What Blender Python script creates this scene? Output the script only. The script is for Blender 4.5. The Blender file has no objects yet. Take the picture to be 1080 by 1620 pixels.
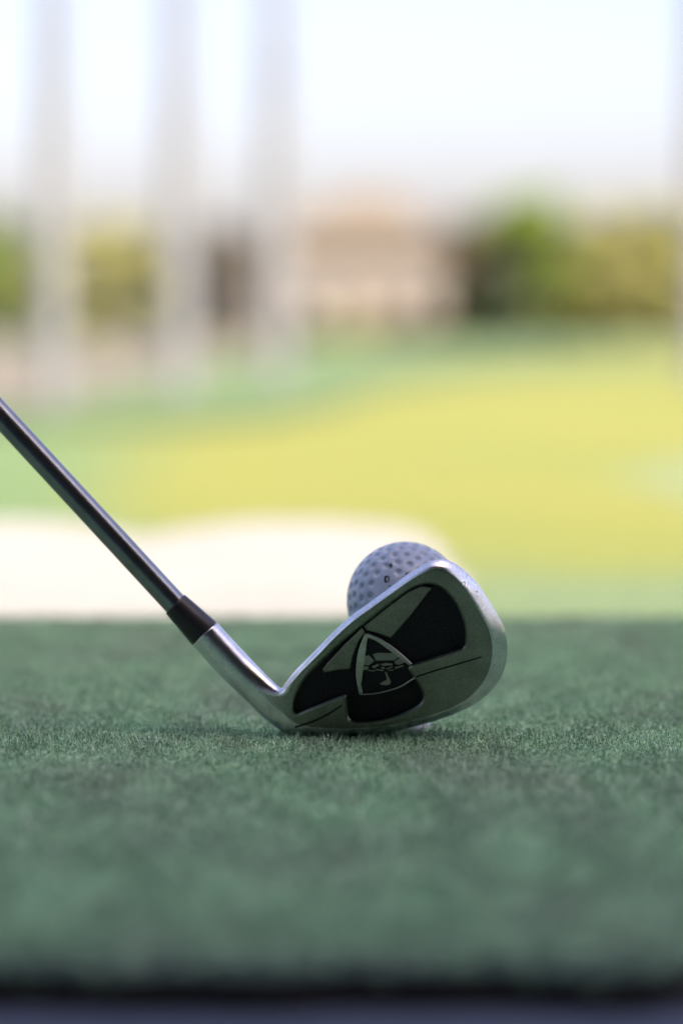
import bpy, bmesh, math, random
import numpy as np
from mathutils import Vector, Matrix, noise
from mathutils.geometry import delaunay_2d_cdt
R = math.radians
random.seed(7); rng = np.random.default_rng(7)
sc = bpy.context.scene
col = sc.collection

# ------------------------------------------------------------ camera, light, exposure
F = 3825.0                      # focal length in photograph pixels (85 mm on a 24 mm wide frame)
HZ = 535.0                      # row of the horizon
CZ = 0.1416                     # camera height above the turf tips
cam = bpy.data.cameras.new('camera'); co = bpy.data.objects.new('camera', cam); col.objects.link(co)
co.location = (0, 0, CZ); co.rotation_euler = (R(90), 0, 0)
cam.sensor_fit = 'HORIZONTAL'; cam.sensor_width = 24; cam.lens = 85
cam.shift_y = -(810 - HZ) / 1080
cam.clip_start = 0.05; cam.clip_end = 6000
cam.dof.use_dof = True; cam.dof.focus_distance = 0.850; cam.dof.aperture_fstop = 3.4
sc.camera = co

SUN_EL, SUN_AZ = 57, 146        # behind the camera, to the right
world = bpy.data.worlds.new('World'); sc.world = world; world.use_nodes = True
wn = world.node_tree; bg = wn.nodes['Background']
sky = wn.nodes.new('ShaderNodeTexSky'); sky.sky_type = 'NISHITA'; sky.sun_disc = False
sky.sun_elevation = R(SUN_EL); sky.sun_rotation = R(SUN_AZ)
sky.air_density = 1.0; sky.dust_density = 3.9; sky.ozone_density = 0.0
wb = wn.nodes.new('ShaderNodeVectorMath'); wb.operation = 'MULTIPLY'; wb.inputs[1].default_value = (1.06, .94, 1.02)   # white balance of the whole sky
wn.links.new(sky.outputs[0], wb.inputs[0]); wn.links.new(wb.outputs[0], bg.inputs[0]); bg.inputs[1].default_value = 0.138
sun = bpy.data.lights.new('sun', 'SUN'); so = bpy.data.objects.new('sun', sun); col.objects.link(so)
sun.energy = 4.4; sun.angle = R(0.53); sun.color = (1, 0.95, 0.86)
S = Vector((math.sin(R(SUN_AZ)) * math.cos(R(SUN_EL)), math.cos(R(SUN_AZ)) * math.cos(R(SUN_EL)), math.sin(R(SUN_EL))))
so.rotation_euler = S.to_track_quat('Z', 'Y').to_euler(); so.location = S * 20
sc.view_settings.view_transform = 'Standard'; sc.view_settings.look = 'None'
sc.view_settings.gamma = 1; sc.view_settings.use_curve_mapping = False
sc.view_settings.exposure = 1.4
sc.cycles.use_denoising = True
sc.cycles.max_bounces = 8

# ------------------------------------------------------------ helpers
def at(px, py, Y):
    """the place at depth Y that the photograph shows at px, py"""
    return ((px - 540) / F * Y, Y, CZ - (py - HZ) / F * Y)
def on_ground(px, py, z=0.0):
    Y = (CZ - z) * F / (py - HZ); return ((px - 540) / F * Y, Y)
def tag(o, label=None, cat=None, group=None, kind=None):
    if label: o['label'] = label
    if cat: o['category'] = cat
    if group: o['group'] = group
    if kind: o['kind'] = kind
    return o
def empty(name, loc=(0, 0, 0), rz=0):
    o = bpy.data.objects.new(name, None); col.objects.link(o)
    o.location = loc; o.rotation_euler = (0, 0, rz); o.empty_display_size = .02
    return o
def link(name, me, parent=None):
    o = bpy.data.objects.new(name, me); col.objects.link(o)
    if parent: o.parent = parent
    return o
def mesh(name, verts, faces, mats, parent=None, smooth=False, idx=None):
    me = bpy.data.meshes.new(name); me.from_pydata([tuple(map(float, v)) for v in verts], [], faces); me.validate()
    for m in (mats if isinstance(mats, (list, tuple)) else [mats]): me.materials.append(m)
    if smooth: me.polygons.foreach_set('use_smooth', [True] * len(me.polygons))
    if idx is not None and len(idx) == len(me.polygons): me.polygons.foreach_set('material_index', list(map(int, idx)))
    me.update()
    return link(name, me, parent)
def frombm(name, bm, mat, parent=None, smooth=False):
    me = bpy.data.meshes.new(name); bm.to_mesh(me); bm.free(); me.materials.append(mat)
    if smooth: me.polygons.foreach_set('use_smooth', [True] * len(me.polygons))
    return link(name, me, parent)
def box(bm, x0, x1, y0, y1, z0, z1):
    vs = [bm.verts.new(p) for p in ((x0,y0,z0),(x1,y0,z0),(x1,y1,z0),(x0,y1,z0),(x0,y0,z1),(x1,y0,z1),(x1,y1,z1),(x0,y1,z1))]
    for f in ((3,2,1,0),(4,5,6,7),(0,1,5,4),(1,2,6,5),(2,3,7,6),(3,0,4,7)): bm.faces.new([vs[i] for i in f])
def boxo(name, x0, x1, y0, y1, z0, z1, mat, parent=None, bev=0):
    bm = bmesh.new(); box(bm, x0, x1, y0, y1, z0, z1)
    if bev: bmesh.ops.bevel(bm, geom=bm.edges[:], offset=bev, segments=2, affect='EDGES', profile=.5)
    return frombm(name, bm, mat, parent)
def lathe(name, a, b, prof, mat, parent=None, seg=64, smooth=True):
    """surface of revolution round the axis a-b; prof = (distance from a, radius)"""
    a = Vector(a); b = Vector(b); d = (b - a).normalized()
    u = d.orthogonal().normalized(); w = d.cross(u)
    vs = []; fs = []
    for t, r in prof:
        for i in range(seg):
            g = 2 * math.pi * i / seg; vs.append(a + d * t + (u * math.cos(g) + w * math.sin(g)) * r)
    for k in range(len(prof) - 1):
        for i in range(seg):
            j = (i + 1) % seg; fs.append((k*seg+i, k*seg+j, (k+1)*seg+j, (k+1)*seg+i))
    n0 = len(vs); vs += vs[:seg] + vs[(len(prof)-1)*seg:len(prof)*seg]
    fs.append(tuple(n0 + i for i in range(seg))[::-1]); fs.append(tuple(n0 + seg + i for i in range(seg)))
    o = mesh(name, vs, fs, mat, parent, smooth)
    for p in o.data.polygons:
        if len(p.vertices) > 4: p.use_smooth = False
    return o
def catmull(pts, n, closed=False):
    P = np.array(pts, float); m = len(P); out = []
    segs = m if closed else m - 1
    for i in range(segs):
        if closed: p0, p1, p2, p3 = P[(i-1) % m], P[i], P[(i+1) % m], P[(i+2) % m]
        else: p0, p1, p2, p3 = P[max(i-1, 0)], P[i], P[i+1], P[min(i+2, m-1)]
        for k in range(n):
            t = k / n
            out.append(.5*((2*p1)+(-p0+p2)*t+(2*p0-5*p1+4*p2-p3)*t*t+(-p0+3*p1-3*p2+p3)*t**3))
    if not closed: out.append(P[-1])
    return np.array(out)

# ------------------------------------------------------------ materials
def mat(name, base, rough=.6, metal=0., var=None, scale=20, bump=0, bscale=60, spec=.5, detail=4, trans=0, rvar=0, sheen=0):
    m = bpy.data.materials.new(name); m.use_nodes = True; nt = m.node_tree; b = nt.nodes['Principled BSDF']
    b.inputs['Base Color'].default_value = (*base, 1); b.inputs['Roughness'].default_value = rough
    b.inputs['Metallic'].default_value = metal; b.inputs['Specular IOR Level'].default_value = spec
    tc = nt.nodes.new('ShaderNodeTexCoord')
    def nz(s):
        n = nt.nodes.new('ShaderNodeTexNoise'); n.inputs['Scale'].default_value = s; n.inputs['Detail'].default_value = detail
        nt.links.new(tc.outputs['Object'], n.inputs['Vector']); return n
    if var:
        n = nz(scale); r = nt.nodes.new('ShaderNodeValToRGB')
        r.color_ramp.elements[0].position = .32; r.color_ramp.elements[1].position = .68
        r.color_ramp.elements[0].color = (*base, 1); r.color_ramp.elements[1].color = (*var, 1)
        nt.links.new(n.outputs['Fac'], r.inputs[0]); nt.links.new(r.outputs[0], b.inputs['Base Color'])
    if rvar:
        n = nz(bscale * .35); mr = nt.nodes.new('ShaderNodeMapRange'); mr.inputs['From Min'].default_value = .3; mr.inputs['From Max'].default_value = .7
        mr.inputs['To Min'].default_value = max(rough - rvar, .03); mr.inputs['To Max'].default_value = rough + rvar
        nt.links.new(n.outputs['Fac'], mr.inputs[0]); nt.links.new(mr.outputs[0], b.inputs['Roughness'])
    if bump:
        n = nz(bscale); bp = nt.nodes.new('ShaderNodeBump'); bp.inputs['Strength'].default_value = bump; bp.inputs['Distance'].default_value = .0002 if bscale > 800 else .01
        nt.links.new(n.outputs['Fac'], bp.inputs['Height']); nt.links.new(bp.outputs[0], b.inputs['Normal'])
    if trans:
        t = nt.nodes.new('ShaderNodeBsdfTranslucent'); mx = nt.nodes.new('ShaderNodeMixShader'); mx.inputs[0].default_value = trans
        src = b.inputs['Base Color'].links[0].from_socket if b.inputs['Base Color'].links else None
        if src: nt.links.new(src, t.inputs[0])
        else: t.inputs[0].default_value = (*base, 1)
        nt.links.new(b.outputs[0], mx.inputs[1]); nt.links.new(t.outputs[0], mx.inputs[2])
        nt.links.new(mx.outputs[0], nt.nodes['Material Output'].inputs[0])
    return m
M = dict(
    satin=mat('satin_steel', (.25,.27,.235), .36, 1, bump=.35, bscale=4500, rvar=.05),
    chrome=mat('polished_steel', (.72,.73,.76), .17, 1, bump=.12, bscale=900, rvar=.07),
    facet=mat('dark_satin_steel', (.26,.265,.24), .40, 1, bump=.35, bscale=4500),
    black=mat('black_cavity_paint', (.010,.009,.013), .6, 0, bump=.5, bscale=3500, spec=.25),
    badge=mat('badge_metal', (.52,.51,.51), .28, 1, bump=.2, bscale=4500),
    shaft=mat('shaft_steel', (.24,.25,.26), .24, 1, bump=.05, bscale=2500, rvar=.03),
    ferrule=mat('black_ferrule_plastic', (.012,.010,.012), .38, 0, bump=.2, bscale=3000, spec=.45),
    grip=mat('rubber_grip', (.02,.02,.022), .7, 0, bump=.6, bscale=900),
    ball=mat('scuffed_ball_cover', (.345,.42,.52), .30, 0, var=(.29,.355,.45), scale=240, bump=.15, bscale=1500),
    ink=mat('black_ink', (.006,.006,.008), .5),
    tee=mat('pale_rubber', (.34,.36,.42), .5, 0, bump=.2, bscale=1500),
    backing=mat('dark_rubber_backing', (.012,.013,.012), .85, 0, bump=.5, bscale=400),
    turfbase=mat('turf_thatch', (.035,.07,.042), .9, 0, var=(.05,.09,.055), scale=120, bump=.6, bscale=700),
    slab=mat('bay_concrete', (.06,.078,.115), .8, 0, var=(.08,.10,.14), scale=9, bump=.5, bscale=160),
    sand=mat('pale_sand', (.235,.22,.195), .95, 0, var=(.265,.25,.222), scale=6, bump=.8, bscale=60),
    grass=mat('sunlit_grass', (.166,.158,.016), .9, 0, var=(.124,.146,.022), scale=.9, bump=1, bscale=50),
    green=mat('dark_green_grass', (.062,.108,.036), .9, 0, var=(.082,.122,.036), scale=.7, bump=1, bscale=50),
    dirt=mat('pinkish_dirt', (.135,.110,.080), .95, 0, var=(.10,.095,.065), scale=.8, bump=1, bscale=20),
    pale=mat('dry_pale_grass', (.165,.175,.055), .9, 0, var=(.16,.165,.04), scale=2, bump=1, bscale=50),
    post=mat('galvanised_post', (.225,.225,.225), .6, 0, var=(.195,.195,.195), scale=3),
    wall=mat('peach_render', (.30,.255,.21), .9, 0, var=(.25,.215,.18), scale=.6, bump=.3, bscale=8),
    rooftile=mat('brown_roof_tile', (.13,.10,.062), .85, 0, var=(.10,.08,.055), scale=2),
    frame=mat('white_window_frame', (.42,.40,.37), .5),
    glass=mat('window_glass', (.03,.035,.04), .08, spec=.8),
    door=mat('brown_door', (.17,.12,.09), .6, var=(.14,.10,.075), scale=4),
    bark=mat('tree_bark', (.07,.052,.038), .95, 0, var=(.045,.035,.028), scale=3, bump=1, bscale=12),
    leafY=mat('olive_leaves', (.37,.345,.12), .8, 0, var=(.30,.295,.10), scale=.5, trans=.22, spec=.2),
    leafG=mat('green_leaves', (.20,.27,.04), .8, 0, var=(.15,.20,.035), scale=.5, trans=.22, spec=.2),
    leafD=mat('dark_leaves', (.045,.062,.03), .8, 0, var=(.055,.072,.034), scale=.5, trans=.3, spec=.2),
    leafB=mat('brown_leaves', (.16,.12,.065), .8, 0, var=(.13,.10,.055), scale=.5, trans=.4, spec=.2),
    roofm=mat('bay_roof_sheet', (.10,.10,.10), .7, 0, var=(.07,.07,.075), scale=2),
    backw=mat('bay_back_wall', (.075,.072,.068), .8, 0, var=(.055,.053,.05), scale=2),
)
def turf_mat():
    m = bpy.data.materials.new('turf_fibre'); m.use_nodes = True; nt = m.node_tree; b = nt.nodes['Principled BSDF']
    oi = nt.nodes.new('ShaderNodeObjectInfo'); geo = nt.nodes.new('ShaderNodeNewGeometry')
    ramp = nt.nodes.new('ShaderNodeValToRGB'); cr = ramp.color_ramp
    cr.elements[0].position = 0; cr.elements[0].color = (.143,.287,.160, 1)
    cr.elements[1].position = 1; cr.elements[1].color = (.73,.90,.66, 1)
    e = cr.elements.new(.5); e.color = (.345,.575,.338, 1)
    add = nt.nodes.new('ShaderNodeMath'); add.operation = 'ADD'
    m1 = nt.nodes.new('ShaderNodeMath'); m1.operation = 'MULTIPLY'; m1.inputs[1].default_value = .45
    m2 = nt.nodes.new('ShaderNodeMath'); m2.operation = 'MULTIPLY'; m2.inputs[1].default_value = .55
    nt.links.new(oi.outputs['Random'], m1.inputs[0]); nt.links.new(geo.outputs['Random Per Island'], m2.inputs[0])
    nt.links.new(m1.outputs[0], add.inputs[0]); nt.links.new(m2.outputs[0], add.inputs[1]); nt.links.new(add.outputs[0], ramp.inputs[0])
    # worn, dusty patches by place
    n = nt.nodes.new('ShaderNodeTexNoise'); n.inputs['Scale'].default_value = 16; n.inputs['Detail'].default_value = 3
    mp = nt.nodes.new('ShaderNodeVectorMath'); mp.operation = 'MULTIPLY'; mp.inputs[1].default_value = (1, .45, 1)
    nt.links.new(geo.outputs['Position'], mp.inputs[0]); nt.links.new(mp.outputs[0], n.inputs['Vector'])
    r2 = nt.nodes.new('ShaderNodeMapRange'); r2.inputs['From Min'].default_value = .45; r2.inputs['From Max'].default_value = .72
    r2.inputs['To Max'].default_value = .5; nt.links.new(n.outputs['Fac'], r2.inputs[0])
    # trodden, grubby patches, darker
    n3 = nt.nodes.new('ShaderNodeTexNoise'); n3.inputs['Scale'].default_value = 48; n3.inputs['Detail'].default_value = 5; n3.inputs['Roughness'].default_value = .65
    nt.links.new(mp.outputs[0], n3.inputs['Vector'])
    r3 = nt.nodes.new('ShaderNodeMapRange'); r3.inputs['From Min'].default_value = .36; r3.inputs['From Max'].default_value = .62; r3.inputs['To Min'].default_value = .8; r3.inputs['To Max'].default_value = 1.1
    nt.links.new(n3.outputs['Fac'], r3.inputs[0])
    mx = nt.nodes.new('ShaderNodeMix'); mx.data_type = 'RGBA'
    nt.links.new(r2.outputs[0], mx.inputs[0]); nt.links.new(ramp.outputs[0], mx.inputs[6]); mx.inputs[7].default_value = (.40,.43,.33, 1)
    dk = nt.nodes.new('ShaderNodeVectorMath'); dk.operation = 'SCALE'; nt.links.new(mx.outputs[2], dk.inputs[0]); nt.links.new(r3.outputs[0], dk.inputs['Scale'])
    nt.links.new(dk.outputs[0], b.inputs['Base Color'])
    b.inputs['Roughness'].default_value = .55; b.inputs['Specular IOR Level'].default_value = .3
    return m
def grass_mat():
    """mown range grass: yellow in the middle, greener towards the sides and near the bay, ragged by noise"""
    m = M['grass']; nt = m.node_tree; b = nt.nodes['Principled BSDF']; geo = nt.nodes.new('ShaderNodeNewGeometry')
    n = nt.nodes.new('ShaderNodeTexNoise'); n.inputs['Scale'].default_value = 1.6; n.inputs['Detail'].default_value = 5; nt.links.new(geo.outputs['Position'], n.inputs['Vector'])
    sp = nt.nodes.new('ShaderNodeSeparateXYZ'); nt.links.new(geo.outputs['Position'], sp.inputs[0])
    def mth(op, a, b_=None, c=None):
        q = nt.nodes.new('ShaderNodeMath'); q.operation = op
        for i, v in enumerate((a, b_, c)):
            if v is None: continue
            if isinstance(v, (int, float)): q.inputs[i].default_value = v
            else: nt.links.new(v, q.inputs[i])
        return q.outputs[0]
    nf = mth('SUBTRACT', n.outputs['Fac'], .5)
    x, y = sp.outputs[0], sp.outputs[1]
    def ramp(v, lo, hi):
        q = nt.nodes.new('ShaderNodeMapRange'); q.interpolation_type = 'SMOOTHSTEP'; nt.links.new(v, q.inputs[0]); q.inputs[1].default_value = lo; q.inputs[2].default_value = hi; return q.outputs[0]
    def mixc(f, a, bcol):
        q = nt.nodes.new('ShaderNodeMix'); q.data_type = 'RGBA'; nt.links.new(f, q.inputs[0]); nt.links.new(a, q.inputs[6]); q.inputs[7].default_value = (*bcol, 1); return q.outputs[2]
    c = b.inputs['Base Color'].links[0].from_socket
    ang = mth('DIVIDE', x, y)                       # how far to the side, seen from the tee
    c = mixc(ramp(mth('MULTIPLY_ADD', nf, .12, ang), -.055, -.13), c, (.085,.135,.042))      # left side greener
    c = mixc(ramp(mth('MULTIPLY_ADD', nf, 1.2, y), 1.85, 1.45), c, (.100,.140,.055))         # near strip paler green
    c = mixc(ramp(mth('MULTIPLY_ADD', nf, .12, mth('MULTIPLY_ADD', mth('ABSOLUTE', mth('SUBTRACT', y, 2.7)), -.08, ang)), .085, .13), c, (.135,.165,.065))   # pale green patch on the right
    nt.links.new(c, b.inputs['Base Color'])
grass_mat()
M['turf'] = turf_mat()
def steel():
    m = M['satin'].copy(); m.name = 'club_steel'; nt = m.node_tree; b = nt.nodes['Principled BSDF']
    a = nt.nodes.new('ShaderNodeAttribute'); a.attribute_name = 'polish'
    mx = nt.nodes.new('ShaderNodeMix'); mx.data_type = 'RGBA'; mx.inputs[6].default_value = (.25,.27,.235,1); mx.inputs[7].default_value = (.66,.66,.68,1)
    nt.links.new(a.outputs['Fac'], mx.inputs[0]); nt.links.new(mx.outputs[2], b.inputs['Base Color'])
    mr = nt.nodes.new('ShaderNodeMapRange'); mr.inputs['To Min'].default_value = .36; mr.inputs['To Max'].default_value = .16
    n = nt.nodes.new('ShaderNodeTexNoise'); n.inputs['Scale'].default_value = 700; tc = nt.nodes.new('ShaderNodeTexCoord'); nt.links.new(tc.outputs['Object'], n.inputs['Vector'])
    ad = nt.nodes.new('ShaderNodeMath'); ad.operation = 'MULTIPLY_ADD'; ad.inputs[1].default_value = .16; nt.links.new(n.outputs['Fac'], ad.inputs[0])
    sb = nt.nodes.new('ShaderNodeMath'); sb.operation = 'SUBTRACT'; sb.inputs[1].default_value = .08
    nt.links.new(a.outputs['Fac'], mr.inputs[0]); nt.links.new(mr.outputs[0], ad.inputs[2]); nt.links.new(ad.outputs[0], sb.inputs[0]); nt.links.new(sb.outputs[0], b.inputs['Roughness'])
    # small dings in the polished toe
    bp = [x for x in nt.nodes if x.type == 'BUMP'][0]; vo = nt.nodes.new('ShaderNodeTexVoronoi'); vo.inputs['Scale'].default_value = 430
    nt.links.new(tc.outputs['Object'], vo.inputs['Vector'])
    cr = nt.nodes.new('ShaderNodeMapRange'); cr.inputs['From Min'].default_value = .12; cr.inputs['From Max'].default_value = .34; nt.links.new(vo.outputs['Distance'], cr.inputs[0])
    n2 = nt.nodes.new('ShaderNodeTexNoise'); n2.inputs['Scale'].default_value = 160; nt.links.new(tc.outputs['Object'], n2.inputs['Vector'])
    g = nt.nodes.new('ShaderNodeMapRange'); g.inputs['From Min'].default_value = .50; g.inputs['From Max'].default_value = .62; g.inputs['To Max'].default_value = .6; nt.links.new(n2.outputs['Fac'], g.inputs[0])
    gm = nt.nodes.new('ShaderNodeMath'); gm.operation = 'MULTIPLY'; nt.links.new(g.outputs[0], gm.inputs[0]); aw = nt.nodes.new('ShaderNodeAttribute'); aw.attribute_name = 'wear'; nt.links.new(aw.outputs['Fac'], gm.inputs[1])
    b2 = nt.nodes.new('ShaderNodeBump'); b2.inputs['Distance'].default_value = .0003; nt.links.new(gm.outputs[0], b2.inputs['Strength']); nt.links.new(cr.outputs[0], b2.inputs['Height'])
    nt.links.new(bp.outputs[0], b2.inputs['Normal']); nt.links.new(b2.outputs[0], b.inputs['Normal'])
    return m
M['steel'] = steel()
def grain(m, amt, fine=2300, base=None):
    """fine mottling of the blasted metal and faint smudges"""
    nt = m.node_tree; b = nt.nodes['Principled BSDF']; inp = b.inputs['Base Color']
    tc = nt.nodes.new('ShaderNodeTexCoord'); n = nt.nodes.new('ShaderNodeTexNoise'); n.inputs['Scale'].default_value = fine; n.inputs['Detail'].default_value = 2
    n2 = nt.nodes.new('ShaderNodeTexNoise'); n2.inputs['Scale'].default_value = 110; n2.inputs['Detail'].default_value = 3
    nt.links.new(tc.outputs['Object'], n.inputs['Vector']); nt.links.new(tc.outputs['Object'], n2.inputs['Vector'])
    r1 = nt.nodes.new('ShaderNodeMapRange'); r1.inputs[1].default_value = .3; r1.inputs[2].default_value = .7; r1.inputs[3].default_value = 1-amt; r1.inputs[4].default_value = 1+amt; nt.links.new(n.outputs['Fac'], r1.inputs[0])
    r2 = nt.nodes.new('ShaderNodeMapRange'); r2.inputs[1].default_value = .3; r2.inputs[2].default_value = .7; r2.inputs[3].default_value = .86; r2.inputs[4].default_value = 1.12; nt.links.new(n2.outputs['Fac'], r2.inputs[0])
    mu = nt.nodes.new('ShaderNodeMath'); mu.operation = 'MULTIPLY'; nt.links.new(r1.outputs[0], mu.inputs[0]); nt.links.new(r2.outputs[0], mu.inputs[1])
    vm = nt.nodes.new('ShaderNodeVectorMath'); vm.operation = 'SCALE'; nt.links.new(mu.outputs[0], vm.inputs['Scale'])
    if inp.links: nt.links.new(inp.links[0].from_socket, vm.inputs[0])
    else: vm.inputs[0].default_value = tuple(inp.default_value)[:3]
    nt.links.new(vm.outputs[0], inp)
grain(M['steel'], .22); grain(M['facet'], .28); grain(M['black'], .9, 1900); grain(M['badge'], .2); grain(M['ferrule'], .5); grain(M['shaft'], .08, 900)

# ------------------------------------------------------------ the ground
def sheet(name, pts, z, m, kind='structure'):
    bm = bmesh.new(); f = bm.faces.new([bm.verts.new((x, y, z)) for x, y in pts])
    bmesh.ops.triangulate(bm, faces=[f]); bmesh.ops.recalc_face_normals(bm, faces=bm.faces[:])
    if sum(f.normal.z for f in bm.faces) < 0: bmesh.ops.reverse_faces(bm, faces=bm.faces[:])
    return tag(frombm(name, bm, m), kind=kind)
SLAB = -0.012
sheet('ground', [(-3000,1.6),(3000,1.6),(3000,5000),(-3000,5000)], -0.016, M['grass'])
boxo('bay_floor', -4, 4, -3, 1.262, -.2, SLAB, M['slab'])['kind'] = 'structure'
boxo('grass_verge', -3000, 3000, 1.265, 1.6, -.2, -0.016, M['grass'])['kind'] = 'structure'
edge = catmull([(-300,815),(-60,822),(60,824),(150,834),(225,848),(300,836),(400,826),(520,826),(620,833),(680,852),(712,885),(745,930),(760,1000)], 8)
rg_ = np.random.default_rng(3)
edge = np.array([(px + rg_.uniform(-1, 1)*(3 + 11*max(0, min(1, (px-560)/120))), py + rg_.uniform(-1, 1)*(2 + 3*max(0, min(1, (px-560)/120)))) for px, py in edge])
pts = [on_ground(px, py, SLAB) for px, py in edge]
sheet('sand_strip', [p for p in pts if p[1] > 1.27] + [(pts[-1][0]*1.02, 1.268), (-1.2, 1.268), (-1.2, 2.0)], SLAB, M['sand'])
sheet('dark_turf_patch', [on_ground(*p) for p in ((-140,655),(60,662),(250,664),(420,655),(520,638),(600,610),(760,585),(1000,568),(1500,556),(1500,541),(-900,541),(-700,560))], -.008, M['green'])  # darker green fairway patch
0 and sheet('green_turf', [on_ground(*p) for p in ((-400,815),(30,812),(130,800),(120,750),(40,715),(-100,700),(-400,700))], -.009, M['green'])
sheet('bare_earth', [on_ground(*p) for p in ((-300,650),(30,640),(180,612),(330,575),(440,552),(440,541.5),(-900,541.5))], -.004, M['dirt'])

# ------------------------------------------------------------ the bay the mat lies in (its roof and rear wall shade the turf)
RZ = 2.6
RY = 1.235 - (RZ) / math.tan(R(SUN_EL)) * math.cos(R(180 - SUN_AZ))
bay = empty('bay_shelter', (0, -2.8, 0)); tag(bay, 'dark open fronted bay shelter roof over the hitting mat', 'shelter')
def bpart(name, *a):
    o = boxo(name, *a[:6], a[6]); o.parent = bay; o.matrix_parent_inverse = Matrix.Translation((0, 2.8, 0)); return o
bpart('roof', -3.9, 6.0, -2.95, RY, RZ, RZ + .08, M['roofm'])
bpart('back_wall', -3.9, 6.0, -2.95, -2.85, SLAB, RZ - .002, M['backw'])
for x in (-3.8, 3.8): bpart('column', x - .06, x + .06, RY - .2, RY - .08, SLAB, RZ - .002, M['post'])

# ------------------------------------------------------------ far house
HY = 100.0
hx0 = at(408, 0, HY)[0]; hx1 = at(700, 0, HY)[0]
hz = lambda py: CZ - (py - HZ) / F * HY
house = empty('house', ((hx0 + hx1) / 2, HY, 0)); tag(house, 'low peach coloured house with a brown tiled roof beyond the range', 'house')
def hp(name, x0, x1, y0, y1, z0, z1, m, parent=None):
    o = boxo(name, x0 - house.location.x, x1 - house.location.x, y0 - HY, y1 - HY, z0, z1, m, parent or house); return o
ze = hz(382)
hp('wall', hx0, hx1, HY, HY + 7, -.02, ze, M['wall'])
w = (hx1 - hx0) / 2; zr = hz(306)
bm = bmesh.new()
a = [bm.verts.new(p) for p in ((-w-.4,-.5,ze-.05),(w+.4,-.5,ze-.05),(w+.4,7.5,ze-.05),(-w-.4,7.5,ze-.05),(-w+3.6,3.5,zr+.2),(w-2.0,3.5,zr+.2))]
for f in ((0,1,5,4),(1,2,5),(2,3,4,5),(3,0,4),(3,2,1,0)): bm.faces.new([a[i] for i in f])
rf = frombm('roof', bm, M['rooftile'], house)
hp('chimney', hx0 + 4.6, hx0 + 5.2, HY + 3, HY + 3.7, zr - .6, zr + .6, M['wall'], rf)
for x in (.9, 2.6, 5.9):
    fr = hp('window', hx0 + x, hx0 + x + 1.0, HY - .05, HY - .003, 1.0, 2.1, M['frame'])
    hp('pane', hx0 + x + .07, hx0 + x + .93, HY - .06, HY - .053, 1.07, 2.03, M['glass'], fr)
dr = hp('door', hx0 + 4.3, hx0 + 5.2, HY - .05, HY - .003, -.01, 2.05, M['door'])
hp('handle', hx0 + 5.05, hx0 + 5.1, HY - .1, HY - .052, 1.0, 1.12, M['frame'], dr)

# ------------------------------------------------------------ trees along the far side
def tree(px, Y, top, wpx, leaf, label, seed, base=.12, group='trees along the far side of the range', n=6000):
    rg = np.random.default_rng(seed)
    x = (px - 540) / F * Y; H = CZ - (top - HZ) / F * Y; rad = wpx / F * Y / 2
    t = empty('tree', (x, Y, 0)); tag(t, label, 'tree', group)
    # trunk and limbs
    bm = bmesh.new()
    def limb(a, b, r0, r1, s=7):
        a = Vector(a); b = Vector(b); d = (b-a).normalized(); u = d.orthogonal().normalized(); w_ = d.cross(u); rings = []
        for p, r in ((a, r0), ((a+b)/2 + u*r0*.4, (r0+r1)/2), (b, r1)):
            rings.append([bm.verts.new(p + (u*math.cos(6.2832*i/s) + w_*math.sin(6.2832*i/s))*r) for i in range(s)])
        for k in range(2):
            for i in range(s): bm.faces.new((rings[k][i], rings[k][(i+1)%s], rings[k+1][(i+1)%s], rings[k+1][i]))
    tr = H * .035 + .05
    limb((0,0,-.05), (.1,0,H*.55), tr, tr*.55); 
    ends = []
    for k in range(8):
        g = k * 2.4 + rg.random(); zz = H*(.25+.07*k*.6); e = (math.cos(g)*rad*.6, math.sin(g)*rad*.6, zz + H*.22); limb((.04,0,zz), e, tr*.4, tr*.12, 5); ends.append(e)
    frombm('trunk', bm, M['bark'], t, True)
    # crown from leaf clumps
    C = []
    for k in range(26):
        g = rg.random()*6.2832; hh = base + (1-base)*(rg.random()**.8); prof = math.sin(min(1, (hh-base)/(1-base)*1.02+.12)*math.pi*.86)**.6
        rr = rad*prof*math.sqrt(rg.random()); C.append((math.cos(g)*rr, math.sin(g)*rr, min(hh, .93)*H, rad*(.22+.2*rg.random())))
    C = np.array(C); pick = rg.integers(0, len(C), n); dirs = rg.normal(size=(n, 3)); dirs /= np.linalg.norm(dirs, axis=1)[:, None]
    P = C[pick, :3] + dirs * (C[pick, 3] * (.55 + .45*rg.random(n)))[:, None] * np.array((1, 1, .75))
    P[:, 2] = np.clip(P[:, 2], .1, H)
    s = H*.035 + .04; Nr = dirs + rg.normal(size=(n,3))*.45; U = np.cross(Nr, rg.normal(size=(n,3))); U /= np.linalg.norm(U, axis=1)[:,None]; V = np.cross(U, Nr); V /= np.linalg.norm(V, axis=1)[:,None]
    sz = s*(.6+.8*rg.random(n))[:,None]
    vs = np.stack([P-U*sz, P+V*sz*.6, P+U*sz, P-V*sz*.6], 1).reshape(-1, 3)
    mesh('crown', vs, [(4*i,4*i+1,4*i+2,4*i+3) for i in range(n)], leaf, t)
    return t
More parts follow.
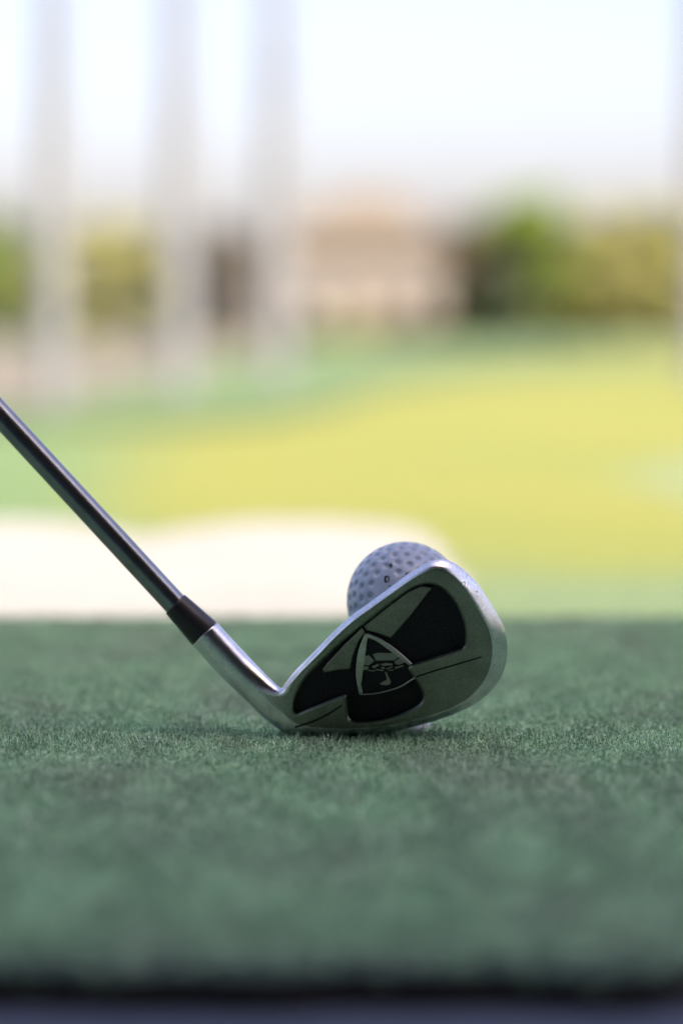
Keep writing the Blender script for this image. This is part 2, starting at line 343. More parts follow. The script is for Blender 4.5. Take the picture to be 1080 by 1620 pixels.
TR = [(-60, 92, 330, 110, 'leafG', 'green tree partly cut by the left edge, left of all posts'),
      (2, 96, 330, 70, 'leafG', 'narrow green tree behind the left edge of the first post'),
      (95, 104, 352, 90, 'leafY', 'olive tree hidden behind the leftmost post'),
      (184, 93, 350, 105, 'leafY', 'bright yellow green tree between the first and second posts'),
      (275, 105, 362, 85, 'leafD', 'dull dark tree behind the second post'),
      (366, 98, 350, 60, 'leafB', 'thin brown leaved tree between the second and third posts'),
      (730, 104, 350, 90, 'leafB', 'brownish tree beside the right end of the house'),
      (822, 90, 305, 130, 'leafG', 'bright green tree, tallest one right of the house'),
      (788, 82, 425, 105, 'leafD', 'low dark foliage added as the shaded lower left of the tallest green tree'),  # dark leaf colour put in for the shade low on the green tree
      (900, 97, 356, 130, 'leafY', 'olive tree just right of the tallest green tree'),
      (990, 93, 330, 130, 'leafY', 'wide olive tree left of the right hand post'),
       (1085, 99, 345, 140, 'leafY', 'olive tree behind the right hand post'),
       (470, 95, 503, 75, 'leafB', 'low brownish bush before the left corner of the house'),
       (560, 96, 508, 90, 'leafY', 'low olive bush before the middle of the house'),
       (660, 94, 500, 90, 'leafB', 'low brownish bush before the right end of the house')]
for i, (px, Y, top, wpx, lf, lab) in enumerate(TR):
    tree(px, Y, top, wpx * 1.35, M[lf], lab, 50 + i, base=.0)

# ------------------------------------------------------------ netting posts
def post(px, Y, wid, label):
    x = (px - 540) / F * Y; r = wid / 2
    t = empty('net_post', (x, Y, -.01)); tag(t, label, 'post', 'tall grey netting posts on the range')
    lathe('shaft', (0,0,0), (0,0,1), [(0,r),(6.0,r)], M['post'], t, 32)
    lathe('base_collar', (0,0,0), (0,0,1), [(0,r*1.08),(.03,r*1.08),(.035,r*1.02)], M['post'], t, 24, False)
    for z in (1.2, 3.2, 5.2): lathe('clamp_ring', (0,0,z), (0,0,z+1), [(0,r*1.01),(.001,r*1.12),(.03,r*1.12),(.031,r*1.01)], M['post'], t, 24, False)
post(85, 5.1, .058, 'leftmost and nearest of the tall grey netting posts')
post(283, 6.6, .076, 'tall grey netting post, second from the left')
post(438, 9.5, .105, 'tall grey netting post just left of the peach house')
post(1112, 8.0, .09, 'tall grey netting post cut by the right edge of the picture')

# ------------------------------------------------------------ the golf mat
MX0, MX1, MY0, MY1 = -.75, .75, .551, 1.232
tm = empty('golf_mat', (0, (MY0+MY1)/2, SLAB)); tag(tm, 'green artificial turf hitting mat lying on the bay floor under the club', 'golf mat')
off = Vector((0, -(MY0+MY1)/2, -SLAB))
def notch(x):   # worn front corner
    return MY0 + .0015*math.sin(x*60) + .001*math.sin(x*170+1) + (.012 * max(0, min(1, (x - .070)/.02)))
xs = np.linspace(MX0, MX1, 240)
vs = []
for z in (SLAB + .0002, -.0036):
    for x in xs: vs.append((x, notch(x), z) + off if False else Vector((x, notch(x), z)) + off)
    for x in xs[::-1]: vs.append(Vector((x, MY1 + .0012*math.sin(x*47)+.0008*math.sin(x*133), z)) + off)
n = len(xs) * 2
fs = [tuple(range(n))[::-1]] + [(i, (i+1) % n, n+(i+1) % n, n+i) for i in range(n)]
mesh('backing', vs, fs, M['backing'], tm)
fs = [tuple(range(n))]
bm = bmesh.new(); f = bm.faces.new([bm.verts.new((v.x, v.y, -.0033 + off.z)) for v in vs[n:]]); bmesh.ops.triangulate(bm, faces=[f])
frombm('pile_base', bm, M['turfbase'], tm)
# tufts: a dozen variants, set out by geometry nodes
tcol = bpy.data.collections.new('tufts')
for k in range(18):
    vs = []; fs = []
    for b in range(16):
        flat = random.random() < .5
        L = random.uniform(.0024, .0046); wd = random.uniform(.00012, .00026)
        g = random.uniform(0, 6.2832); p = Vector((random.gauss(0, .0010), random.gauss(0, .0010), random.uniform(.0008, .0026) if flat else 0))
        el = random.uniform(-.25, .45) if flat else random.uniform(.3, 1.2); bend = random.uniform(-.5, .5) if flat else random.uniform(-.3, .6); tw = random.uniform(-2.6, 2.6); m0 = len(vs); nseg = 5
        if flat: L *= .75
        for s_ in range(nseg + 1):
            side = Vector((-math.sin(g), math.cos(g), .35 if flat else 0)) * wd * (1 - .55*(s_/nseg)**2)
            vs += [p - side, p + side]
            p = p + Vector((math.cos(g)*math.cos(el), math.sin(g)*math.cos(el), math.sin(el))) * L / nseg
            el -= bend; g += tw * .4
        for s_ in range(nseg): fs.append((m0+2*s_, m0+2*s_+1, m0+2*s_+3, m0+2*s_+2))
    me = bpy.data.meshes.new('tuft'); me.from_pydata(vs, [], fs); me.materials.append(M['turf'])
    tcol.objects.link(bpy.data.objects.new('tuft', me))
SP = .00185
gx, gy = np.meshgrid(np.arange(-.40, .40, SP), np.arange(MY0 - .001, MY1 + .001, SP))
gx = gx.ravel() + rng.uniform(-.5, .5, gx.size)*SP*1.6; gy = gy.ravel() + rng.uniform(-.5, .5, gy.size)*SP*1.6
ox = np.arange(-.74, .74, SP*2.6); oy = np.arange(MY0, MY1, SP*2.6); ogx, ogy = np.meshgrid(ox, oy); ogx = ogx.ravel(); ogy = ogy.ravel(); k = np.abs(ogx) > .40
gx = np.concatenate([gx, ogx[k]]); gy = np.concatenate([gy, ogy[k]])
keep = np.array([y > notch(x) + .0005 and noise.noise((x*260, y*260, 9)) > -.42 and random.random() > .8*max(0, 1 - (y - notch(x))/.055)**1.3 for x, y in zip(gx, gy)])
gx = gx[keep]; gy = gy[keep]
me = bpy.data.meshes.new('turf_pile'); me.from_pydata([(x, y + off.y, -.0030 + off.z + 0.0006*noise.noise((x*55, y*40, 3)) + .0007*noise.noise((x*210, y*210, 5)) - .0028*max(0, 1 - (y - MY0)/.045)**1.5) for x, y in zip(gx, gy)], [], [])
tp = link('turf_pile', me, tm); tp['kind'] = 'stuff'
ng = bpy.data.node_groups.new('turf_pile', 'GeometryNodeTree')
ng.interface.new_socket('Geometry', in_out='INPUT', socket_type='NodeSocketGeometry'); ng.interface.new_socket('Geometry', in_out='OUTPUT', socket_type='NodeSocketGeometry')
N = ng.nodes; Lk = ng.links
gi = N.new('NodeGroupInput'); go = N.new('NodeGroupOutput'); iop = N.new('GeometryNodeInstanceOnPoints'); ci = N.new('GeometryNodeCollectionInfo')
ci.inputs['Collection'].default_value = tcol; ci.inputs['Separate Children'].default_value = True; ci.inputs['Reset Children'].default_value = True
rr = N.new('FunctionNodeRandomValue'); rr.data_type = 'FLOAT_VECTOR'; rr.inputs[0].default_value = (-.25,-.25,0); rr.inputs[1].default_value = (.25,.25,6.283)
rs = N.new('FunctionNodeRandomValue'); rs.data_type = 'FLOAT'; rs.inputs[2].default_value = .75; rs.inputs[3].default_value = 1.2; rs.inputs['Seed'].default_value = 3
Lk.new(gi.outputs[0], iop.inputs['Points']); Lk.new(ci.outputs[0], iop.inputs['Instance']); iop.inputs['Pick Instance'].default_value = True
Lk.new(rr.outputs[0], iop.inputs['Rotation']); Lk.new(rs.outputs[1], iop.inputs['Scale']); Lk.new(iop.outputs[0], go.inputs[0])
md = tp.modifiers.new('pile', 'NODES'); md.node_group = ng

# ------------------------------------------------------------ the iron
PX = .860 / F                                    # metres per photograph pixel at the club
club = empty('golf_club', at(560, 1165, .86)); club.location.z = 0
tag(club, 'steel golf iron with a black recessed back resting on the turf before the ball', 'golf club')
CO = Vector(club.location)
def sstep(a, b, x): t = np.clip((x-a)/(b-a), 0, 1); return t*t*(3-2*t)
def Yb(px, py):
    k = -.13 + 1.13*sstep(385, 500, px)
    return .860 - (1165 - py)*PX*math.tan(R(23))*k
def P3(px, py, e=0.):
    """point of the club seen at px, py, e pixels deeper than its back plane"""
    Y = Yb(px, py) + e*PX
    return np.stack([(px-540)/F*Y - CO.x, Y - CO.y, CZ - (py-HZ)/F*Y + 0*px], -1)
ctrl = [ # px, py, bevel width, bevel depth
 (326,966,26.7,26.7),(343.5,985,26.7,26.7),(368,1012,26.7,26.7),(394,1040,26.7,26.7),(415,1062,26.5,26),(430,1077,24,24),(441,1087,17,19),
 (446,1088.5,11,14),(451,1082,9,12),(459,1071,8.5,11),(471,1057,8.5,11),(500,1028,8.5,11),(525,1002,8.5,11),(552,977,9,11),(585,953,9,11),(615,931,9.5,11),(640,912.5,10,12),
 (660,899,11.5,13),(682,887,13,15),(704,885.5,15.5,18),(726,896,18,21),(752,920,20,23),(774,951,22.5,25),(793,984,23.5,26),(801,1010,24,26),(802,1038,24,26),
 (795,1066,22.5,24),(778,1092,19,22),(752,1114,14.5,20),(726,1127,12,18),(697,1138,11,16),(652,1151,11,16),(615,1159.5,12,16),(580,1164.5,13,17),(540,1167,14,18),(500,1167,16,19),
 (475,1165.5,18,21),(452,1160.5,22,24),(432.6,1148.7,25,26),(408.5,1129.4,26.5,26.7),(384.4,1105.4,26.7,26.7),(343.5,1064.5,26.7,26.7),(303,1020,26.7,26.7),(285,1001,26.7,26.7)]
O = catmull(ctrl, 16)
# cut at the top of the hosel
A0 = np.array((343.5,985.)); A1 = np.array((303.,1020.))
dcut = lambda p: (p[...,0]-A0[0])*(-.654) + (p[...,1]-A0[1])*(-.757)   # >0 above the cut
O = O[dcut(O[:, :2]) <= 0]
O = np.vstack([[A0[0], A0[1], 26.7, 26.7], O, [A1[0], A1[1], 26.7, 26.7]])
cav = catmull([(462.6,1125),(463.5,1110),(468,1095),(482,1071),(508,1045),(541,1014),(578,984),(615,955),(645,933),(667,923.5),(689,923.5),(711,938),(728,964),(737,992),(738,1015)], 10)
cavr = catmull([(658,1073),(667,1088),(671,1104),(663,1117),(637,1131),(608,1140),(578,1144),(558,1142.5),(549.5,1135),(547,1118)], 10)
CAV = np.vstack([cav, [(737,1022),(732.5,1027.5),(692,1041),(652,1053.5),(647,1058)], cavr, [(545.5,1101),(525,1109),(504,1117.5),(485,1125),(470,1131),(464.5,1130.5)]])
def resamp(P, step, closed=True):
    Q = np.vstack([P, P[:1]]) if closed else P
    d = np.r_[0, np.cumsum(np.linalg.norm(np.diff(Q[:, :2], axis=0), axis=1))]; n_ = max(3, int(d[-1]/step))
    t = np.linspace(0, d[-1], n_ + (0 if closed else 1), endpoint=not closed)
    return np.stack([np.interp(t, d, Q[:, i]) for i in range(Q.shape[1])], 1)
def inset(P, w):
    """closed polygon moved inwards by w"""
    a = np.roll(P, 1, 0); b = np.roll(P, -1, 0)
    area = .5*np.sum(P[:,0]*b[:,1] - b[:,0]*P[:,1]); s = 1 if area > 0 else -1
    def nrm(v): n_ = np.stack([-v[:,1], v[:,0]], 1)*s; return n_/np.maximum(np.linalg.norm(n_, axis=1), 1e-9)[:,None]
    n1 = nrm(P-a); n2 = nrm(b-P); m = n1+n2; m /= np.maximum(np.linalg.norm(m, axis=1), 1e-9)[:,None]
    c = np.clip(np.sum(m*n1, 1), .45, 1); return P + m*(w/c)[:,None]
def inside(P, Q):
    x, y = Q[:,0], Q[:,1]; r = np.zeros(len(Q), bool); a = P; b = np.roll(P, -1, 0)
    for (x0, y0), (x1, y1) in zip(a, b):
        c = ((y0 > y) != (y1 > y)); 
        if y1 != y0: r ^= c & (x < (x1-x0)*(y-y0)/(y1-y0) + x0)
    return r
def near(line, Q):
    """distance of each Q to the polyline and the interpolated row there"""
    D = np.full(len(Q), 1e9); V = np.zeros((len(Q), line.shape[1]))
    for a, b in zip(line[:-1], line[1:]):
        d = b[:2]-a[:2]; L2 = d@d
        if L2 < 1e-12: continue
        t = np.clip(((Q-a[:2])@d)/L2, 0, 1); q = a[:2] + t[:,None]*d; dd = np.hypot(*(Q-q).T); k = dd < D
        D[k] = dd[k]; V[k] = (a + t[:,None]*(b-a))[k]
    return D, V
def edge_e(Q):
    D, V = near(O, Q); Wd, Dp = V[:,2], V[:,3]
    q = np.clip(1 - D/Wd, 0, 1)
    px, py = V[:,0], V[:,1]
    c = sstep(446, 466, px)*(1 - sstep(1085, 1150, py)*sstep(0, 1, np.where(py > 1085, 1, 0)))   # flat chamfer on the topline and toe, rolled hosel and sole
    c = np.where((py > 1100) & (px < 620), 0, c)
    rd = Dp*(1 - np.sqrt(np.maximum(1 - q*q, 0))); ch = Dp*1.25*(.78*np.sqrt(q*q + .015) - .78*.1225 + .22*(1 - np.sqrt(np.maximum(1 - q*q, 0))))
    e = rd*(1-c) + ch*c
    e = e + 1.5*np.exp(-((D - Wd - 1.5)/.9)**2)*sstep(630, 690, px)*(1 - sstep(1100, 1135, py))
    return e, D, Wd
O = resamp(O, 1.6, False)
outl = O[:, :2]
loops = [outl]
# rings hugging the outline, so the rounded edge is smooth
tang = np.gradient(outl, axis=0); nn = np.stack([-tang[:,1], tang[:,0]], 1); nn /= np.linalg.norm(nn, axis=1)[:,None]
ringpts = []
for d in (.12, .4, .9, 1.6, 2.6, 4, 5.6, 7.5):
    q = outl + nn*d; ok = np.abs(near(O, q)[0] - d) < .03; ringpts.append(q[ok])
wl = []
for dw in (-1.1, -.35, .35, 1.1, 1.9, 2.7, 3.6):
    q = outl + nn*(O[:,2] + dw)[:,None]; ok = (outl[:,0] > 462) & (np.abs(near(O, q)[0] - O[:,2] - dw) < .12); wl.append(q[ok])
wl = np.vstack(wl)
allr = np.vstack(ringpts)
dq, vq = near(O, allr); allr = allr[(np.abs(dq - vq[:,2]) > 1.5) | (vq[:,0] < 462)]
allr = np.vstack([allr, wl])
cav_o = resamp(CAV, 1.5); cav_i1 = inset(cav_o, .8); cav_i2 = inset(cav_o, 2.2)
gx_, gy_ = np.meshgrid(np.arange(290, 810, 1.9), np.arange(880, 1172, 1.9)); G = np.stack([gx_.ravel(), gy_.ravel()], 1)
G[:,0] += (np.arange(len(G)) // gx_.shape[1] % 2)*.95
G = G[inside(outl, G)]; dG, vG = near(O, G); G = G[(dG > 8.6) & ((np.abs(dG - vG[:,2] - 1.3) > 3.1) | (vG[:,0] < 462))]
inr = inside(outl, allr); allr = allr[inr]
def clear(Q, P, r): return near(np.vstack([P, P[:1]]), Q)[0] > r
G = G[clear(G, cav_o, 1.0) & (~inside(cav_o, G) | clear(G, cav_i2, 3.2) & inside(cav_i2, G))]
allr = allr[clear(allr, cav_o, .6)]
# contour pieces: outline, cavity lip, wall foot
segs = [outl, cav_o, cav_i2]
pts = []; edges = []
for s in segs:
    b0 = len(pts); pts += [Vector(p) for p in s]; edges += [(b0+i, b0+(i+1) % len(s)) for i in range(len(s))]
pts += [Vector(p) for p in allr] + [Vector(p) for p in G]
vv, ee, ff, *_ = delaunay_2d_cdt(pts, edges, [], 0, 1e-5)
V2 = np.array([(v.x, v.y) for v in vv]); Fc = np.array([f for f in ff if len(f) == 3])
cen = V2[Fc].mean(1); kf = inside(outl, cen); Fc = Fc[kf]; cen = cen[kf]
e, Dd, Wd = edge_e(V2)
incav = inside(cav_i2, V2) | (near(np.vstack([cav_i2, cav_i2[:1]]), V2)[0] < .02)
FLOOR = 12.
# soft roll of the lip towards the recess and a slightly full lower muscle
dl = near(np.vstack([cav_o, cav_o[:1]]), V2)[0]
lip = np.where(dl < 3, 1.0*(1 - dl/3)**2, 0)
e = e + np.where(incav, FLOOR, lip)
body = ~incav
e = e - np.where(body, 3.2*np.exp(-((V2[:,1] - (1142 - .16*(V2[:,0]-600)))/13.)**2)*sstep(520, 600, V2[:,0])*(1-sstep(690, 740, V2[:,0])), 0)
V3 = P3(V2[:,0], V2[:,1], e)
polish = np.clip(np.maximum((Dd < Wd)*1., (1 - sstep(395, 470, V2[:,0]))*.6), 0, 1)
midx = np.zeros(len(Fc), int)
# the side away from the camera
nO = len(outl)
# matching vertices of the outline in the triangulation
ring0 = [int(np.argmin(np.hypot(V2[:,0]-p[0], V2[:,1]-p[1]))) for p in outl]
cx = outl[:,0]; cy = outl[:,1]
hos = 1 - sstep(400, 470, cx); sole = sstep(1085, 1150, cy)*(1 - hos); T = 26 + 26*sole + 0*cx
V3 = list(map(tuple, V3)); Fl = [tuple(map(int, f)) for f in Fc]; Mi = list(midx)
# orientation: faces must look at the camera
prev = ring0
inn = nn
for k, (fi, fd) in enumerate(((.06,.35),(.25,.7),(.6,.95),(.9,1.0))):
    w_ = O[:,2]*np.where(hos > .5, fi, fi*.5)
    q = outl + inn*w_[:,None]*(1 - .8*sole)[:,None]
    ed = O[:,3]*1.0 + np.where(hos > .5, O[:,3]*fd, T*fd)
    p = P3(q[:,0], q[:,1], ed); 
    p[:,2] = p[:,2]*(1-sole) + (np.array([V3[i][2] for i in ring0]))*sole + .0006*sole*k
    b0 = len(V3); V3 += list(map(tuple, p)); cur = list(range(b0, b0+nO))
    for i in range(nO - 1): Fl.append((prev[i], cur[i], cur[i+1], prev[i+1])); Mi.append(0)
    Fl.append((prev[-1], cur[-1], cur[0], prev[0])); Mi.append(0)
    prev = cur
bm = bmesh.new(); bv = [bm.verts.new(v) for v in V3]
for f, mi in zip(Fl, Mi):
    try: q = bm.faces.new([bv[i] for i in f]); q.material_index = int(mi); q.smooth = True
    except ValueError: pass
es = []
for i in range(nO):
    a, b = bv[prev[i]], bv[prev[(i+1) % nO]]
    es.append(bm.edges.get((a, b)) or bm.edges.new((a, b)))
r_ = bmesh.ops.triangle_fill(bm, edges=es, use_beauty=True)
for g in r_['geom']:
    if isinstance(g, bmesh.types.BMFace): g.material_index = 0
bmesh.ops.recalc_face_normals(bm, faces=bm.faces[:])
me = bpy.data.meshes.new('club_head'); bm.to_mesh(me); bm.free(); me.materials.append(M['steel'])
at_ = me.attributes.new('polish', 'FLOAT', 'POINT'); pv = np.where(np.arange(len(me.vertices)) < 0, 0, .7)*np.ones(len(me.vertices)); pv[:len(polish)] = polish; at_.data.foreach_set('value', pv)
aw_ = me.attributes.new('wear', 'FLOAT', 'POINT'); wv = np.zeros(len(me.vertices)); wv[:len(polish)] = polish*sstep(655, 715, V2[:,0]); aw_.data.foreach_set('value', wv)
head = link('club_head', me, club)

def plate(name, poly, e0, e1, bev, mtl, parent=club, dense=2.0, tilt=None):
    """raised piece: outline poly, top at depth e0, foot at depth e1"""
    P = resamp(np.array(poly, float), dense); Q = inset(P, bev)
    et = (lambda q: e0 + 0*q[:,0]) if tilt is None else (lambda q: e0 + tilt(q))
    A = P3(P[:,0], P[:,1], np.full(len(P), e1)); B = P3(Q[:,0], Q[:,1], et(Q)); A1_ = P3(P[:,0], P[:,1], et(P) + bev*.7)
    n_ = len(P)
    lo, hi = Q.min(0), Q.max(0)
    g_ = np.stack([q.ravel() for q in np.meshgrid(np.arange(lo[0], hi[0], 6.), np.arange(lo[1], hi[1], 6.))], 1)
    g_ = g_[inside(Q, g_)]
    if len(g_): g_ = g_[clear(g_, Q, 1.5)]
    B = np.vstack([B, P3(g_[:,0], g_[:,1], et(g_))]) if len(g_) else B
    vs = np.vstack([A, A1_, B]); fs = []
    for i in range(n_):
        j = (i+1) % n_; fs += [(i, j, n_+j, n_+i), (n_+i, n_+j, 2*n_+j, 2*n_+i)]
    cd = delaunay_2d_cdt([Vector(q) for q in Q] + [Vector(q) for q in g_], [(i, (i+1) % n_) for i in range(n_)], [], 0, 1e-6)
    if len(cd[0]) == n_ + len(g_):
        for f in cd[2]:
            c = np.mean([cd[0][i] for i in f], 0)
            if inside(Q, np.array([c]))[0]: fs.append(tuple(2*n_ + i for i in f))
    else: fs.append(tuple(range(2*n_, 3*n_)))
    o = mesh(name, vs, fs, mtl, parent)
    b_ = bmesh.new(); b_.from_mesh(o.data); bmesh.ops.recalc_face_normals(b_, faces=b_.faces[:])
    t_ = [f for f in b_.faces if f.verts[0].index >= 2*n_]
    if sum(f.normal.y for f in t_) > 0: bmesh.ops.reverse_faces(b_, faces=b_.faces[:])
    b_.to_mesh(o.data); b_.free(); return o
# black painted floor of the recess
plate('cavity_panel', inset(resamp(CAV, 1.5), 2.6), FLOOR - .9, FLOOR + .5, .4, M['black'], dense=1.6)
Z1 = lambda L: [(430 + x/2.7, 840 + y/2.7) for x, y in L]
Z2 = lambda L: [(540 + x/7.714, 980 + y/7.714) for x, y in L]
plate('cavity_facet', Z1([(392,408),(440,370),(500,322),(580,262),(636,236),(682,242),(600,350),(507,458),(455,438),(405,426)]), 4.6, FLOOR, 1.6, M['facet'], tilt=lambda q: .05*((q[:,1]-930)+(q[:,0]-640)*.5))
plate('cavity_facet', Z1([(384,415),(396,432),(366,478),(345,535),(332,590),(290,593),(222,606),(216,592),(235,566),(310,486)]), 4.6, FLOOR, 1.6, M['facet'], tilt=lambda q: .06*((q[:,1]-1010)))
for L in ([(617,627),(616,620),(700,592),(800,563),(894,536),(897,541),(800,571),(700,600)], [(98,838),(180,808),(240,778),(299,743),(302,748),(244,786),(180,818),(100,843)]):
    plate('groove_line', Z1(L), -.35, 2, .15, M['black'], dense=1.5)
# shield badge with its emblem
badge = plate('badge', Z2([(293,185),(430,245),(560,320),(700,425),(860,560),(895,705),(800,765),(640,832),(450,885),(240,905),(200,800),(185,640),(205,480),(245,320)]), FLOOR - 4.2, FLOOR, .8, M['black'])
def strip(L, w0, w1=None, n_=8):
    c = catmull(L, n_); w1 = w0 if w1 is None else w1; t = np.gradient(c, axis=0); m_ = np.stack([-t[:,1], t[:,0]], 1); m_ /= np.linalg.norm(m_, axis=1)[:,None]
    w_ = np.linspace(w0, w1, len(c))[:,None]/2; return np.vstack([c + m_*w_, (c - m_*w_)[::-1]])
BE = FLOOR - 8.4
plate('badge_frame', strip(Z2([(300,190),(430,240),(580,330),(720,440),(850,560)]), 7, 6.4), BE, FLOOR-3.8, 1.8, M['badge'], badge, 1.6)
plate('badge_frame', strip(Z2([(312,185),(262,300),(225,420),(205,560),(203,720),(238,905)]), 7, 6), BE, FLOOR-3.8, 1.8, M['badge'], badge, 1.6)
plate('badge_frame', strip(Z2([(225,915),(340,912),(450,898),(600,862),(740,810),(905,705)]), 2.0, 2.4), BE + 1, FLOOR-3.8, .6, M['badge'], badge, 1.4)
plate('badge_frame', strip(Z2([(820,590),(860,650),(905,705)]), 2.4, 3.5), BE + 1, FLOOR-3.8, .6, M['badge'], badge, 1.4)
M['emb'] = mat('emblem_metal', (.30,.30,.29), .36, 1, bump=.2, bscale=4500)
for L in ([(262,458),(330,436),(402,508),(335,562),(236,552),(240,490)], [(380,425),(440,408),(620,410),(700,460),(640,500),(420,505)], [(645,512),(715,470),(775,525),(700,556),(655,545)],
          [(240,572),(318,572),(340,600),(300,622),(236,606)], [(648,584),(762,555),(752,575),(655,607)], [(368,575),(450,540),(462,562),(392,602)], [(468,548),(540,530),(622,540),(622,562),(505,568)],
          [(468,584),(525,578),(532,600),(505,610)], [(540,602),(622,573),(622,587),(560,613)], [(415,603),(512,616),(512,632),(420,622)], [(320,618),(412,620),(412,635),(330,632)], [(562,622),(640,608),(640,620),(584,630)]):
    plate('emblem_panel', Z2(L), FLOOR - 6.0, FLOOR - 4.0, .35, M['emb'], badge, 1.2)
plate('emblem_club', Z2([(528,640),(548,642),(568,690),(602,755),(592,798),(540,806),(478,800),(470,785),(520,752),(552,738),(546,700)]), FLOOR - 5.8, FLOOR - 4.0, .5, M['emb'], badge, 1.2)

# ferrule, shaft and grip
YA = float(Yb(np.array(322.), np.array(1002.))) + 26.7*PX
def ax(px, py, Y): return Vector(at(px, py, Y)) - CO
f0 = ax(322.8, 1002, YA); f1 = ax(277, 955.5, YA + .0007); fl = (f1 - f0).length
lathe('ferrule', f0, f1, [(-.002, 20*PX), (-.0001, 25.9*PX), (.0004, 26.6*PX), (fl*.5, 24*PX), (fl*.93, 21.6*PX), (fl*.985, 21.2*PX), (fl, 20.4*PX)], M['ferrule'], club, 96)
s1 = ax(0, 655.5, YA + .0050); d = (s1 - f1).normalized(); s0 = f1 - d*.004
prof = []; r0 = 19.1; t_ = 0; LEN = .80
prof = [(0, r0*PX), (.55, 20.0*PX), (LEN, 21*PX)]
sh = lathe('shaft', s0, s0 + d, prof, M['shaft'], club, 96)
lathe('grip', s0 + d*(LEN - .24), s0 + d*LEN, [(0, .0115), (.004, .0125), (.24, .0145), (.262, .0150), (.266, .012)], M['grip'], club, 48)

# ------------------------------------------------------------ the ball on its tee
BR = .02135; BY = .884
bc = Vector(at(640.5, 949.5, BY))
ballr = empty('golf_ball', bc); tag(ballr, 'scuffed white dimpled golf ball with black print behind the iron head', 'golf ball')
axis = (Vector(at(627, 924, BY)) - bc); axis.y = -math.sqrt(max(0, BR**2 - axis.x**2 - axis.z**2)); axis.normalize()
ux = Vector((1,0,0)); ux = (ux - axis*ux.dot(axis)).normalized(); uz = ux.cross(axis)
if uz.z < 0: uz = -uz
def bdir(th, ph): return axis*math.cos(th) + (ux*math.cos(ph) + uz*math.sin(ph))*math.sin(th)
cents = []
for k in range(13):
    th = 17.5 + 11.6*k
    if th > 176: break
    nr = max(1, round(2*math.pi*math.sin(R(th))/R(12.0)))
    for j in range(nr):
        ph = (j + .5*(k % 2))/nr*360 + 8
        if k == 0 and not (15 < ph % 360 < 115): continue
        cents.append(bdir(R(th), R(ph)))
NU, NV = 460, 300
th = np.linspace(0, math.pi, NV + 1)[1:-1]; ph = np.linspace(0, 2*math.pi, NU, endpoint=False)
TH, PH = np.meshgrid(th, ph, indexing='ij')
A_, X_, Zz = map(np.array, (axis, ux, uz))
dirs = np.vstack([A_[None], (A_[None]*np.cos(TH).ravel()[:,None] + (X_[None]*np.cos(PH).ravel()[:,None] + Zz[None]*np.sin(PH).ravel()[:,None])*np.sin(TH).ravel()[:,None]), -A_[None]])
cosm = np.full(len(dirs), -1.)
for c in cents: cosm = np.maximum(cosm, dirs @ np.array(c))
ang = np.degrees(np.arccos(np.clip(cosm, -1, 1))); RD = 5.1
dep = np.where(ang < RD, .5*(1+np.cos(np.pi*np.clip(ang/RD, 0, 1))), 0)**.8 * .00085
vs = dirs*(BR - dep)[:,None]
fs = [(0, 1+j, 1+(j+1) % NU) for j in range(NU)]
nr_ = NV - 1
for i in range(nr_-1):
    for j in range(NU): a = 1+i*NU+j; b = 1+i*NU+(j+1) % NU; fs.append((a, a+NU, b+NU, b))
last = len(dirs)-1; fs += [(last, 1+(nr_-1)*NU+(j+1) % NU, 1+(nr_-1)*NU+j) for j in range(NU)]
mesh('cover', vs, fs, M['ball'], ballr, True)
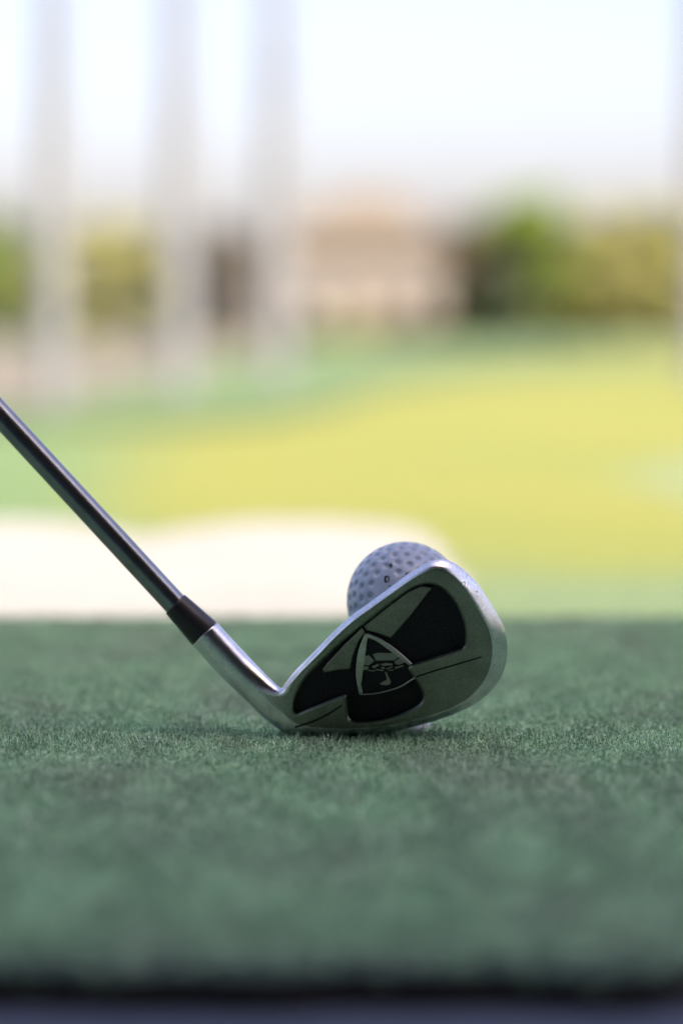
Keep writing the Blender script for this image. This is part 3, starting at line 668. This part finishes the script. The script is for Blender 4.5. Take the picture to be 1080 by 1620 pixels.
def ink(poly):
    """print laid on the ball's skin"""
    P = resamp(np.array([(530 + x/5.684, 840 + y/5.684) for x, y in poly]), .6); vs = []
    def skin(px, py, h):
        dr = Vector(((px-540)/F, 1, -(py-HZ)/F)).normalized(); o_ = Vector((0,0,CZ)) - bc; b_ = o_.dot(dr); c_ = o_.dot(o_) - (BR+h)**2
        return o_ + dr*(-b_ - math.sqrt(max(b_*b_-c_, 0)))
    vs = [skin(px, py, .00004) for px, py in P] + [skin(px, py, -.00005) for px, py in P]; n_ = len(P)
    fs = [(i, (i+1) % n_, n_+(i+1) % n_, n_+i) for i in range(n_)]
    cd = delaunay_2d_cdt([Vector(q) for q in P], [(i, (i+1) % n_) for i in range(n_)], [], 1, 1e-6)
    fs += [tuple(f) for f in cd[2]] if len(cd[0]) == n_ else [tuple(range(n_))]
    mesh('printed_mark', vs, fs, M['ink'], ballr)
ink([(497,288),(508,290),(512,305),(522,318),(515,324),(506,322),(504,342),(496,335),(494,322),(476,314),(478,304),(490,302)])
ink([(447,402),(484,404),(484,416),(462,416),(458,450),(470,452),(473,464),(448,466),(438,452),(440,420)])
ink([(474,412),(486,410),(488,440),(480,462),(470,462),(476,440)])
ink([(482,488),(496,488),(496,499),(484,500)])
ink([(630,384),(652,370),(656,376),(636,392)])
tee = empty('rubber_tee', (bc.x, bc.y, -.0034)); tag(tee, 'pale rubber tee standing in the turf under the golf ball', 'tee')
zt = bc.z - BR*.93 + .0034
lathe('stem', (0,0,0), (0,0,1), [(.004,.0048),(.012,.0042),(zt-.004,.0046),(zt,.0068),(zt-.0003,.0074),(zt-.0012,.0060)][:4] + [(zt+.0002,.0072)], M['tee'], tee, 48)
lathe('base_flange', (.0008,-.0005,0), (.0008,-.0005,1), [(0,.0086),(.0034,.0085),(.0048,.0080),(.0056,.0062),(.0060,.0050)], M['tee'], tee, 48)
# loose debris by the sole
vs = []; fs = []
for k in range(70):
    px = random.uniform(445, 760); c = Vector(at(px, 1160 + random.uniform(-8, 10), .86)); c.z = random.uniform(-.0005, .0008); r = random.uniform(.00012, .0003)
    if random.random() < .5: c.x = at(random.uniform(100, 1000), 0, .86)[0]; c.y = random.uniform(.8, .93)
    b0 = len(vs); vs += [c + Vector(v)*r*random.uniform(.7, 1.6) for v in ((1,0,0),(-1,0,0),(0,1,0),(0,-1,0),(0,0,1),(0,0,-1))]
    fs += [(b0+a, b0+b, b0+c_) for a, b, c_ in ((0,2,4),(2,1,4),(1,3,4),(3,0,4),(2,0,5),(1,2,5),(3,1,5),(0,3,5))]
M['grit'] = mat('pale_grit', (.55,.50,.35), .8)
tag(mesh('grit', vs, fs, M['grit']), 'tiny pale grit crumbs scattered on the turf by the club', kind='stuff')
